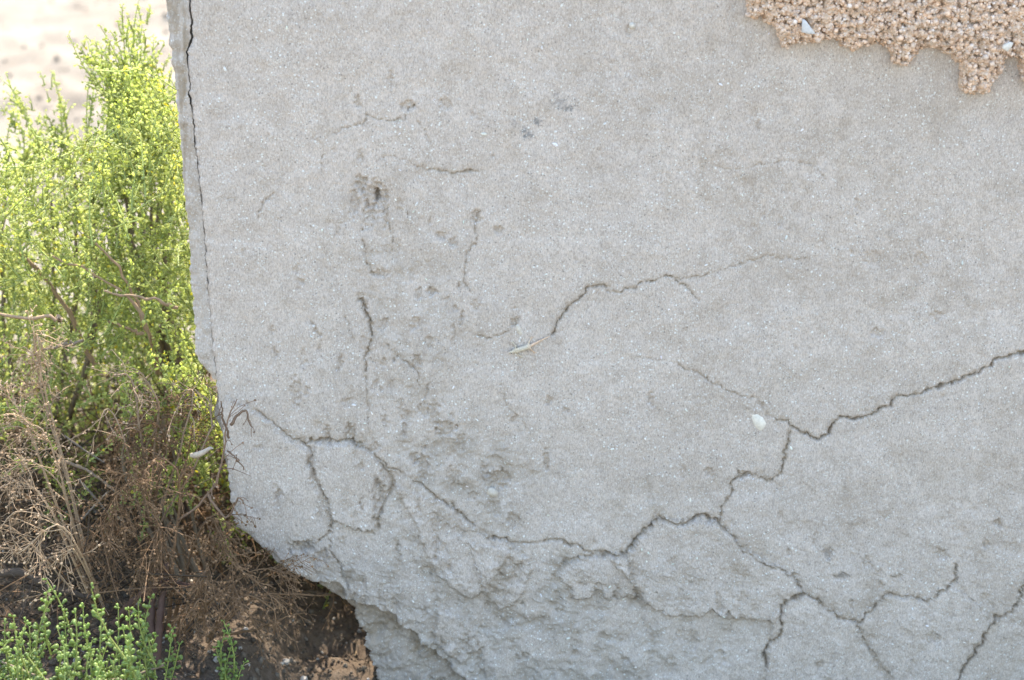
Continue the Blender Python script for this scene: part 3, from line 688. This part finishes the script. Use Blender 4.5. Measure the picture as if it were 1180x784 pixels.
SKY_X = [-260, -80, -30, 0, 20, 40, 60, 80, 95, 112, 126, 136, 160, 190, 205, 420]
SKY_Y = [180, 110, 108, 138, 158, 150, 138, 150, 158, 150, 116, 74, 54, 78, 92, 190]
rs = np.random.default_rng(11)
def shrub(name, label, base, specs, stems, leafL, spacing, yellow, rng, T=LEAF_T, TF=LEAF_F, per=2, tube_r=.0011, group=None, jit=.3, split=0):
    root = empty(name, base); tag(root, label, 'shrub', group)
    for q in specs[:split]:                       # shoots one can tell apart: each its own part with its own leaves
        t1, p, d, L, c = make_sprigs([q], rng, leafL, spacing, yellow, per, tube_r, jit=jit)
        sp = t1.build('shoot', M_STEM, root)
        lv = leaves_obj('leaves', sp, p, d, L, c, T, TF); lv.location = (0, 0, 0)
    specs = specs[split:]
    tb, p, d, L, c = make_sprigs(specs, rng, leafL, spacing, yellow, per, tube_r, jit=jit)
    leaves_obj('leaves', root, p, d, L, c, T, TF)
    tag(tb.build('twigs', M_STEM, root), kind='stuff')
    for s_, r0, r1, cc in stems:
        t1 = Tubes(); C = spline(s_, 14); C[1:-1] += rng.normal(size=(12, 3))*.0018
        t1.add(C, np.linspace(r0, r1, 14)*(1+.15*rng.normal(size=14)), 6, cc); t1.build('branch', M_WOOD, root)
    return root
def bush_specs(n, x0, x1, y0, y1, center, rowmax, rng, lens=(.07, .17)):
    out = []
    while len(out) < n:
        px = rng.uniform(x0, x1); top = np.interp(px, SKY_X, SKY_Y)
        row = top+14+(rowmax-top)*rng.random()**.92; y = rng.uniform(y0, y1)
        tip = at(px, row, y)
        if tip[2] < .10: continue
        keep = 1.0
        if row > 330: keep = .85
        if row > 430: keep = .55
        if ((px-130)/70)**2+((row-450)/60)**2 < 1 and y < .35: keep = .10
        if px > 200 and y < .16: continue
        if rng.random() > keep: continue
        d = unit(tip-center)*.5+np.array([0, 0, .34])+rng.normal(size=3)*.72
        out.append((tip, d, rng.uniform(*lens)))
    return out
BR = (.30, .205, .13); BG = (.20, .155, .11)
def px_line(pts): return [at(*p) for p in pts]
def sides(specs, n, rng):
    out = list(specs)
    for tip, d, ln in specs[:n]:
        d = unit(np.asarray(d, float))
        for k in range(int(ln/.011)):
            t = rng.uniform(.12, .95); o = unit(rng.normal(size=3)+d*.9)
            out.append((tip-d*ln*t+o*.03, o+d*.6, rng.uniform(.02, .05)*(.5+.7*t)))
    return out
# tall shrub against the wall
baseA = np.array([-.46, .46, .05])
tips = [(84, 36, -.55, .15), (94, 45, -.5, .16), (108, 30, -.35, .17), (116, 48, -.2, .15), (128, 62, -.1, .15), (141, 8, 0, .17), (150, 40, .05, .16), (160, 34, .1, .15), (167, 1, .06, .18), (176, 44, .12, .15), (187, 62, .15, .14), (193, 84, .2, .14), (134, 88, -.2, .14), (160, 64, 0, .14), (180, 84, .1, .14), (100, 62, -.6, .13), (122, 92, -.35, .12), (146, 66, 0, .14), (190, 108, .1, .14), (153, 18, 0, .12)]
sA = [(at(a, b, .5+rs.uniform(-.06, .06)), (lx, rs.uniform(-.2, .2), 1), ln) for a, b, lx, ln in tips]
sA += bush_specs(620, 112, 228, .16, .72, baseA, 450, rs, (.05, .12))
sA += [(at(rs.uniform(132, 196), rs.uniform(80, 170), rs.uniform(.4, .6)), (rs.normal()*.25, rs.normal()*.2, 1), rs.uniform(.08, .15)) for k in range(90)]
stA = [(px_line([(182, 430, .24), (172, 385, .17), (152, 345, .17), (112, 318, .16), (60, 295, .16)]), .0038, .0014, BR),
       (px_line([(178, 400, .20), (160, 355, .18), (140, 310, .17), (100, 272, .16)]), .003, .0016, BR),
       (px_line([(205, 355, .13), (180, 347, .12), (120, 335, .10)]), .003, .0014, BR), (px_line([(165, 385, .22), (125, 370, .2)]), .0028, .0016, BR)]
for k in range(9):
    a = rs.uniform(125, 215); stA.append(([baseA+np.array([rs.normal()*.04, rs.normal()*.05, -.06]), at(a*.6+85+rs.normal()*8, 360, .45), at(a, rs.uniform(150, 260), .5)], .006, .0022, BG))
shrub('succulent_shrub', 'tall green shrub with tiny fleshy leaves, touching the upper left edge of the wall', baseA, sides(sA, 20, rs), stA, .0086, .0060, .015, rs, per=2)
# wide shrub to its left
baseB = np.array([-.78, .48, .05])
tips = [(10, 84, 0, .15), (3, 108, -.1, .14), (55, 84, -.15, .15), (63, 108, -.05, .13), (72, 132, 0, .1), (106, 92, 0, .13), (112, 118, 0, .12), (30, 150, 0, .12), (44, 142, .1, .12), (86, 145, 0, .12), (-25, 92, 0, .16), (-60, 100, 0, .16), (20, 128, .1, .12), (97, 150, .05, .1)]
sB = [(at(a, b, .55+rs.uniform(-.06, .06)), (lx+rs.normal()*.22, rs.uniform(-.3, .3), 1), ln) for a, b, lx, ln in tips]
sB += bush_specs(1050, -170, 128, .10, .80, baseB, 540, rs, (.05, .12))
for k in range(330):
    p = at(rs.uniform(-120, 215), rs.uniform(285, 500), rs.uniform(.5, .85))
    if p[2] > .06: sB.append((p, (rs.normal()*.6, rs.normal()*.4, .8), rs.uniform(.05, .11)))
stB = [(px_line([(70, 368, .09), (55, 367, .08), (-30, 360, .07)]), .0035, .0018, BR), (px_line([(96, 392, .09), (50, 403, .07)]), .0028, .0022, BG),
       (px_line([(110, 420, .3), (60, 330, .26), (20, 290, .22)]), .004, .0016, BR)]
for k in range(9):
    a = rs.uniform(-80, 110); stB.append(([baseB+np.array([rs.normal()*.04, rs.normal()*.05, -.06]), at(a, 380, .46), at(a, rs.uniform(170, 280), .5)], .006, .0022, BG))
shrub('succulent_shrub', 'wide green shrub with yellowing fleshy leaves at the left edge of the photo', baseB, sides(sB, 14, rs), stB, .0084, .0062, .02, rs, per=2)
# bright low shrub at the chipped corner
baseC = np.array([-.46, .14, .06])
sC = []
for k in range(85):
    a = rs.uniform(138, 250); b = rs.uniform(345, 560) if a < 222 else rs.uniform(430, 520)
    if a < 165 and b < 400: continue
    sC.append((at(a, b, rs.uniform(.04, .22)), (rs.normal()*.4, -.25+rs.normal()*.3, 1), rs.uniform(.05, .10)))
stC = [([baseC+np.array([rs.normal()*.02, rs.normal()*.02, -.08]), at(190+rs.normal()*25, 560, .13), at(rs.uniform(150, 235), rs.uniform(420, 480), .12)], .0035, .0015, BG) for k in range(7)]
shrub('succulent_shrub', 'low bright green shrub below the chipped corner of the wall', baseC, sC, stC, .0095, .0072, .04, rs, per=3, tube_r=.0012)
# bush added behind the wall, mostly unseen, to shade the soil below
baseE = np.array([-.05, .62, .0])
sE = []
while len(sE) < 1500:
    p = np.array([rs.uniform(-.46, .15), rs.uniform(.15, .62), rs.uniform(.04, .46)])
    sE.append((p, unit(p-baseE)*.6+np.array([0, 0, .7])+rs.normal(size=3)*.3, rs.uniform(.07, .15)))
Sv = np.array(S); spots = [at(a, b, y) for a, b, y in ((370, 778, .03), (377, 764, .05), (392, 778, .03), (398, 768, .045), (416, 780, .02), (420, 764, .04), (412, 735, .09))]
def near_ray(tip, d, ln):
    for q in (tip, tip-unit(np.asarray(d))*ln*.5):
        for p in spots:
            v = q-p; w = v-Sv*np.dot(v, Sv)
            if np.linalg.norm(w) < .028: return True
    return False
sE = [q for q in sE if not near_ray(*q)]  # shoots cleared along the sun's path so light flecks reach the soil
stE = [([baseE+np.array([rs.normal()*.04, rs.normal()*.04, -.05]), baseE+np.array([rs.normal()*.12, rs.normal()*.12, .2]), baseE+np.array([rs.normal()*.25, rs.normal()*.25, .42])], .006, .002, BG) for k in range(8)]
shrub('succulent_shrub', 'green shrub added behind the wall to shade the soil under its broken corner', baseE, sE, stE, .0105, .0090, .08, rs, per=2)
# foreground shrub, its leaves large enough to see one by one
baseD = np.array([-.52, -.30, .02])
tipsD = [(50, 672, -.3), (58, 680, .1), (66, 692, .3), (72, 704, 0), (110, 677, -.3), (118, 700, .1), (84, 705, .1), (100, 698, -.1), (22, 711, -.2), (28, 722, .2), (8, 716, 0), (35, 718, .2), (130, 700, .2), (146, 700, .1), (164, 692, -.1), (179, 690, .1), (155, 712, -.2), (138, 722, 0), (92, 724, 0), (60, 726, -.1), (46, 740, .1), (24, 742, -.3), (2, 745, 0), (80, 744, .2), (112, 738, .1), (160, 740, .2), (184, 735, .3), (196, 728, .2), (205, 744, .3), (-15, 715, -.2), (-30, 735, -.2)]
sD = [(at(a, b, -.30+rs.uniform(-.07, .07)), (lx, rs.uniform(-.25, .15), 1), rs.uniform(.10, .15)) for a, b, lx in tipsD]
for k in range(110):
    a = rs.uniform(-50, 165); sD.append((at(a, rs.uniform(735, 850), rs.uniform(-.42, -.18)), (rs.normal()*.4, rs.normal()*.3, 1), rs.uniform(.05, .11)))
stD = [([baseD+np.array([rs.normal()*.04, rs.normal()*.03, -.05]), baseD+np.array([rs.normal()*.06, rs.normal()*.05, .08]), at(rs.uniform(0, 190), rs.uniform(760, 800), -.3)], .004, .0016, BG) for k in range(10)]
shrub('succulent_shrub', 'bright green fleshy shrub growing in front of the dead brush at lower left', baseD, sD, stD, .0098, .0118, .0, rs, LEAF2_T, LEAF2_F, per=4, tube_r=.0012, jit=.12, split=31)
# seedling in the shade
baseS = at(272, 800, -.16); baseS[2] = .02
sS = [(at(a, b, -.16), (lx, -.1, 1), ln) for a, b, lx, ln in [(254, 716, -.15, .09), (262, 730, .1, .08), (270, 742, .2, .07), (250, 745, -.2, .05), (284, 764, .3, .05), (262, 760, 0, .06), (275, 772, .1, .05)]]
shrub('succulent_seedling', 'small dark green seedling in the shade under the wall corner', baseS, sS, [], .0085, .0085, 0, rs, LEAF2_T, LEAF2_F, per=3, jit=.12, split=5)

# ------------------------------------------------------------------ dead brush
def knob(store, p, r, c): store.append((p, r, c))
def dead_branch(tb, kn, P, r0, r1, lev, rng, c, droop=.25, dens=1.0):
    n = len(P); cc = np.asarray(c)*rng.uniform(.75, 1.25)
    tb.add(P, np.linspace(r0, r1, n), 4 if r0 > .0016 else 3, cc)
    L = np.linalg.norm(np.diff(P, axis=0), axis=1).sum()
    if lev == 0:
        if rng.random() < .7: knob(kn, P[-1], rng.uniform(.0010, .0021), cc*rng.uniform(.8, 1.35))
        return
    m = max(2, int(L/(.0125 if lev > 1 else .0075)*dens))
    for k in range(m):
        t = rng.uniform(.22, 1)**.8; i = min(n-2, int(t*(n-1)))
        o = P[i]+(P[i+1]-P[i])*rng.random(); T = unit(P[i+1]-P[i])
        s_ = unit(np.cross(T, rng.normal(size=3))); d = unit(T*rng.uniform(.3, 1.0)+s_*rng.uniform(.5, 1.0))
        ln = L*rng.uniform(.14, .34)*(1.15-.5*t); ln = min(max(ln, .009), rng.uniform(.028, .062))
        q = 5; u = np.linspace(0, 1, q)[:, None]; curl = unit(rng.normal(size=3))
        C = o+d*ln*u+curl*ln*.50*u*u+np.array([0, 0, -1.])*ln*droop*u**2+rng.normal(size=(q, 3))*ln*.03*u
        ra = max(r0*(1-t)+r1*t, .0006)*.60
        dead_branch(tb, kn, C, ra, max(.00045, ra*.5), lev-1, rng, cc, droop*1.3, dens)
def dead_shrub(label, stems, rng, c, lev=2, droop=.25, dens=1.0, name='dead_shrub', cat='dead shrub', r=(.0019, .0008), group=None):
    root = empty(name, stems[0][0]); tag(root, label, cat, group)
    kn = []; tw = Tubes()
    for s_ in stems:
        tb = Tubes(); C = spline(s_, 16); C[1:] += np.cumsum(rng.normal(size=(15, 3))*.0012, 0)
        one = []
        dead_branch(tb, kn, C, r[0]*rng.uniform(.8, 1.2), r[1], lev, rng, c, droop, dens)
        # the main stem is its own part, its twigs the rest
        st = Tubes(); st.V = [tb.V[0]]; st.F = [f for f in tb.F if f.max() < len(tb.V[0])]; st.C = [tb.C[0]]; st.n = len(tb.V[0])
        st.build('stem', M_TWIG, root)
        k0 = len(tb.V[0]); off = tw.n-k0
        tw.V += tb.V[1:]; tw.C += tb.C[1:]; tw.F += [f+off for f in tb.F if f.min() >= k0]; tw.n += tb.n-k0
    tag(tw.build('twigs', M_TWIG, root), kind='stuff')
    if kn:
        P = np.array([k[0] for k in kn]); R = np.array([k[1] for k in kn]); C = np.array([k[2] for k in kn])
        V, F = scatter(OCTA_T, OCTA_F, P, rng.normal(size=P.shape), R*1.2, R)
        tag(mesh_np('seed_heads', V, F, M_TWIG, root, np.repeat(C, len(OCTA_T), 0)), kind='stuff')
    return root
rd = np.random.default_rng(23)
PALE = (.37, .255, .16); BROWN = (.20, .120, .066); GAP_SHADE = (.055, .038, .026)
def st(pts): return px_line(pts)
dead_shrub('pale dry dead shrub with arching sunlit stems at the left edge', [
    st([(120, 700, -.02), (85, 605, -.05), (70, 545, -.06), (55, 500, -.07), (30, 485, -.07)]),
    st([(118, 705, -.02), (84, 612, -.06), (66, 560, -.08), (28, 532, -.09), (0, 548, -.1)]),
    st([(112, 700, -.0), (72, 540, .02), (52, 470, .03), (40, 425, .02), (24, 408, .02)]),
    st([(115, 700, 0), (70, 510, .04), (54, 440, .04), (46, 385, .03), (54, 402, .02)]),
        st([(120, 706, -.03), (95, 645, -.08), (60, 600, -.11), (25, 590, -.12), (2, 610, -.13)]),
    st([(122, 708, -.04), (100, 650, -.1), (72, 605, -.13), (40, 625, -.14), (22, 640, -.15)]),
    st([(110, 705, -.02), (55, 590, -.05), (20, 560, -.06), (-20, 575, -.08)]),
    st([(110, 700, .02), (40, 520, .0), (20, 470, 0), (2, 450, 0)]),
    st([(105, 705, 0), (30, 620, -.03), (-10, 600, -.05), (-50, 620, -.06)]),
    st([(125, 712, -.05), (85, 640, -.12), (68, 648, -.14), (60, 690, -.15)])], rd, PALE, 2, .28, .82)
dead_shrub('brown tangled dead shrub mound between the pale one and the wall', [
    st([(185, 740, .0), (165, 640, -.02), (135, 585, -.04), (125, 600, -.06), (118, 640, -.07)]),
    st([(188, 740, 0), (185, 620, -.02), (165, 565, -.04), (140, 548, -.05), (130, 575, -.06)]),
    st([(190, 740, 0), (205, 600, 0), (200, 550, -.01), (175, 535, -.02), (150, 545, -.03)]),
    st([(192, 742, 0), (195, 660, -.04), (180, 610, -.07), (168, 640, -.09)]),
    st([(195, 742, 0), (215, 650, -.03), (235, 600, -.05), (250, 620, -.06)]),
    st([(198, 742, 0), (225, 690, -.05), (262, 640, -.07), (270, 690, -.09)]),
    st([(200, 742, -.02), (215, 700, -.07), (240, 650, -.1), (225, 690, -.12)]),
    st([(196, 744, 0), (240, 700, -.06), (290, 665, -.07), (330, 670, -.08)]),
    st([(190, 742, .02), (215, 560, .04), (225, 500, .03), (205, 470, .02)]),
    st([(188, 742, .02), (180, 590, .03), (190, 510, .02), (165, 490, .01), (140, 500, 0)]),
    st([(190, 744, -.02), (205, 690, -.06), (190, 650, -.09), (160, 660, -.1)]),
    st([(200, 745, -.03), (235, 710, -.1), (230, 690, -.12), (205, 720, -.14)])], rd, BROWN, 2, .36, 1.15)
dead_shrub('thin dry twig with curled pods rising in front of the wall corner', [
    st([(205, 600, -.02), (232, 580, -.035), (252, 555, -.05), (262, 520, -.055), (268, 480, -.055), (281, 458, -.05)]),
    st([(262, 520, -.055), (275, 530, -.06), (284, 545, -.06)]),
    st([(264, 505, -.055), (258, 480, -.06), (256, 466, -.06)]),
    st([(266, 490, -.055), (284, 472, -.05), (296, 490, -.05)]),
    st([(240, 570, -.05), (262, 600, -.06), (272, 575, -.06), (278, 582, -.06)])], rd, (.19, .125, .085), 1, .5, .6, 'dry_twig', 'twig', (.0020, .0008))
dead_shrub('dry pale seed stalks drooping over the green leaves near the wall', [
    st([(168, 600, .06), (160, 500, .0), (150, 430, -.01), (132, 425, -.02)]),
    st([(170, 600, .06), (185, 480, .02), (172, 440, .0), (158, 428, -.01)]),
    st([(175, 605, .05), (150, 520, -.01), (130, 475, -.02), (120, 490, -.03)]),
    st([(180, 605, .05), (210, 500, .02), (220, 450, .01), (205, 445, .0)]),
    st([(182, 608, .05), (235, 520, .01), (240, 470, .01), (225, 450, .01)])], rd, (.26, .185, .125), 2, .3, .5)
dead_shrub('fine brown twigs sprawling over the bare soil below the broken corner', [
    st([(245, 730, -.06), (290, 690, -.05), (330, 685, -.03), (395, 690, .03)]),
    st([(240, 735, -.08), (275, 690, -.08), (312, 700, -.08), (316, 730, -.08)]),
    st([(250, 732, -.05), (300, 722, -.06), (340, 708, -.05), (358, 704, -.04)]),
    st([(250, 725, 0), (310, 660, .03), (360, 668, .05), (400, 680, .07)]),
    st([(242, 738, -.09), (262, 700, -.1), (290, 712, -.1), (305, 745, -.1)]),
    st([(248, 720, .0), (285, 650, .04), (330, 640, .06)])], rd, BROWN, 2, .25, .7, r=(.0020, .0008))

# mat of fallen stems under the shrubs, some painted near black as deep shade
tb = Tubes()
for k in range(2100):
    x, y = rd.uniform(-1.0, -.12), rd.uniform(-.12, .75)
    if x > -.54 and -.06 < y < .17: continue
    if x > -.46 and y < .17: continue
    z = ground_h(np.array([x]), np.array([y]))[0]+rd.uniform(.0, 1)**1.6*.20
    ln = rd.uniform(.05, .22); d = unit(np.array([rd.normal(), rd.normal(), rd.normal()*.45])); u = np.linspace(-.5, .5, 6)[:, None]
    C = np.array([x, y, z])+d*ln*u+unit(rd.normal(size=3))*ln*.2*(u*u)
    r = rd.uniform(.0006, .0018); tb.add(C, np.linspace(r, r*.6, 6), 3, np.array([BROWN, GAP_SHADE, (.12, .088, .06)][rd.integers(3)])*rd.uniform(.7, 1.2))
for k in range(150):     # upright dead stems inside the shrubs
    x, y = (rd.uniform(-.60, -.40) if k % 4 else rd.uniform(-.95, -.60)), rd.uniform(.16, .6); z = .02
    top = np.array([x+rd.normal()*.09, y+rd.normal()*.08, rd.uniform(.16, .34)])
    r = rd.uniform(.0009, .0024); tb.add(spline([np.array([x, y, z]), (np.array([x, y, z])+top)/2+rd.normal(size=3)*.02, top], 7), np.linspace(r, r*.5, 7), 3, np.array(BROWN)*rd.uniform(.6, 1.25))
o = tb.build('dead_thatch', M_TWIG); tag(o, 'brown mat of dead stems under the shrubs', 'dead stems', kind='stuff')

# gnarled trunks and dry sticks
def stick(name, label, pts, r0, r1, c, cat, side=()):
    root = empty(name, px_line(pts)[0]); tag(root, label, cat)
    for k, (q, a, b) in enumerate([(pts, r0, r1)]+list(side)):
        t1 = Tubes(); C = spline(px_line(q), 22); C[1:-1] += rd.normal(size=(20, 3))*a*.12
        rad = np.linspace(a, b, 22)*(1+.12*rd.normal(size=22)); t1.add(C, rad, 8, c); t1.build('limb', M_WOOD, root)
stick('woody_root', 'grey gnarled root forking up from the dark soil behind the front shrub',
      [(178, 770, -.12), (174, 715, -.10), (178, 680, -.08), (184, 655, -.06)], 0.0058, .0040, (.11, .065, .050), 'root',
      [([(180, 760, -.12), (186, 700, -.10), (190, 668, -.08), (192, 650, -.06)], .0052, .0036), ([(130, 720, -.06), (158, 690, -.06), (190, 672, -.05), (228, 676, -.04)], .0056, .0036)])
stick('fallen_branch', 'dark fallen branch lying along the ground at the left edge', [(-40, 668, -.02), (20, 660, -.02), (60, 678, -.03), (110, 690, -.03)], .0075, .004, (.09, .068, .052), 'branch')
stick('dry_stick', 'straight grey stick leaning across the dark gap between the dead shrubs', [(90, 552, .02), (108, 572, .02), (126, 593, .03)], .0017, .0012, (.17, .14, .115), 'stick')
stick('dry_stick', 'thin grey stick crossing high in the dark gap', [(74, 502, .05), (96, 518, .05), (120, 533, .05)], .0014, .0010, (.17, .14, .115), 'stick')
stick('dry_stick', 'thick brown stick lying level in the dark gap', [(66, 530, .06), (100, 542, .06), (140, 572, .06)], .0026, .0018, (.24, .18, .13), 'stick')
stick('dry_stick', 'thin stick rising to the right in the dark gap', [(95, 598, .03), (110, 582, .03), (125, 566, .03)], .0014, .0010, (.24, .2, .16), 'stick')

# pale curled leaf in the twigs by the wall corner
def curled_leaf():
    A = px_line([(219, 525, -.02), (225, 525, -.026), (234, 522, -.028), (242, 517, -.022), (246, 517, -.02)]); C = spline(A, 12)
    V = []; F = []
    for k, p in enumerate(C):
        t = k/11; w = .0062*math.sin(math.pi*(.12+.86*t))**.8*(1-.5*t)
        for j in range(7):
            a = (j-3)/3*1.15; V.append(p+np.array([0, -.004*math.cos(a)+.002, w*math.sin(a)]))
    n0 = len(V); V += [v+np.array([0, .0007, 0]) for v in V]
    G = grid_faces(12, 7); F = np.concatenate([G, G[:, ::-1]+n0])
    rim = []
    for k in range(11):
        for j in (0, 6): rim.append([k*7+j, (k+1)*7+j, (k+1)*7+j+n0, k*7+j+n0])
    for j in range(6):
        for k in (0, 11): rim.append([k*7+j, k*7+j+1, k*7+j+1+n0, k*7+j+n0])
    V = np.array(V); col = np.tile((.42, .34, .265), (len(V), 1))*(.85+.25*rd.random((len(V), 1)))
    o = mesh_np('dry_leaf', V, np.concatenate([F, np.array(rim)]), M_SHELL, None, col, smooth=False)
    tag(o, 'pale curled dry leaf caught in the twigs beside the wall corner', 'leaf')
curled_leaf()

n = 1300
x = rd.uniform(-2.6, -.9, n); y = 1.9+rd.random(n)**1.3*6; z = ground_h(x, y)
r = np.clip(rd.lognormal(math.log(.004), .5, n), .002, .011)
V, F = scatter(OCTA_T, OCTA_F, np.stack([x, y, z+r*.15], -1), rd.normal(size=(n, 3)), r*rd.uniform(.6, 1.2, n), r*rd.uniform(.9, 1.8, n))
cp = np.array([(.23, .19, .15), (.26, .22, .175), (.20, .165, .13)])[rd.choice(3, n, p=[.5, .35, .15])]
tag(mesh_np('sand_clods', V, F, M_CLOD, None, np.repeat(cp, len(OCTA_T), 0)), 'dried clods and pebbles lying on the sunlit sand', 'sand clods', kind='stuff')

# clods, pebbles and litter on the soil
n = 9000
x = rd.uniform(-.95, -.10, n); y = rd.uniform(-.5, .6, n); z = ground_h(x, y)
r = np.minimum(rd.gamma(1.3, .0013, n)+.0007, .006)
V, F = scatter(OCTA_T, OCTA_F, np.stack([x, y, z+r*.3], -1), rd.normal(size=(n, 3)), r*rd.uniform(.7, 1.3, n), r*rd.uniform(.8, 1.3, n))
cp = np.array([(.09, .07, .052), (.12, .094, .07), (.065, .052, .04), (.30, .27, .235), (.14, .115, .09)])[rd.choice(5, n, p=[.34, .25, .25, .06, .10])]
tag(mesh_np('soil_crumbs', V, F, M_CLOD, None, np.repeat(cp, len(OCTA_T), 0), smooth=False), 'dark soil crumbs and pebbles on the ground under the wall corner', 'soil crumbs', kind='stuff')
n = 900
x = rd.uniform(-.95, -.12, n); y = rd.uniform(-.45, .5, n); z = ground_h(x, y)+.003
dd = rd.normal(size=(n, 3)); dd[:, 2] *= .3
L_ = rd.uniform(.004, .014, n)
FL_T, FL_F = lathe_template([(0, 0), (.30, .3), (.30, .7), (0, 1.0)], 3)
V, F = scatter(FL_T, FL_F, np.stack([x, y, z], -1), dd, L_, L_*.28)
cp = np.array([(.28, .20, .12), (.20, .13, .075), (.36, .28, .19), (.14, .09, .055)])[rd.choice(4, n)]
tag(mesh_np('leaf_litter', V, F, M_CLOD, None, np.repeat(cp, len(FL_T), 0)), 'straw coloured leaf litter scattered on the soil', 'leaf litter', kind='stuff')
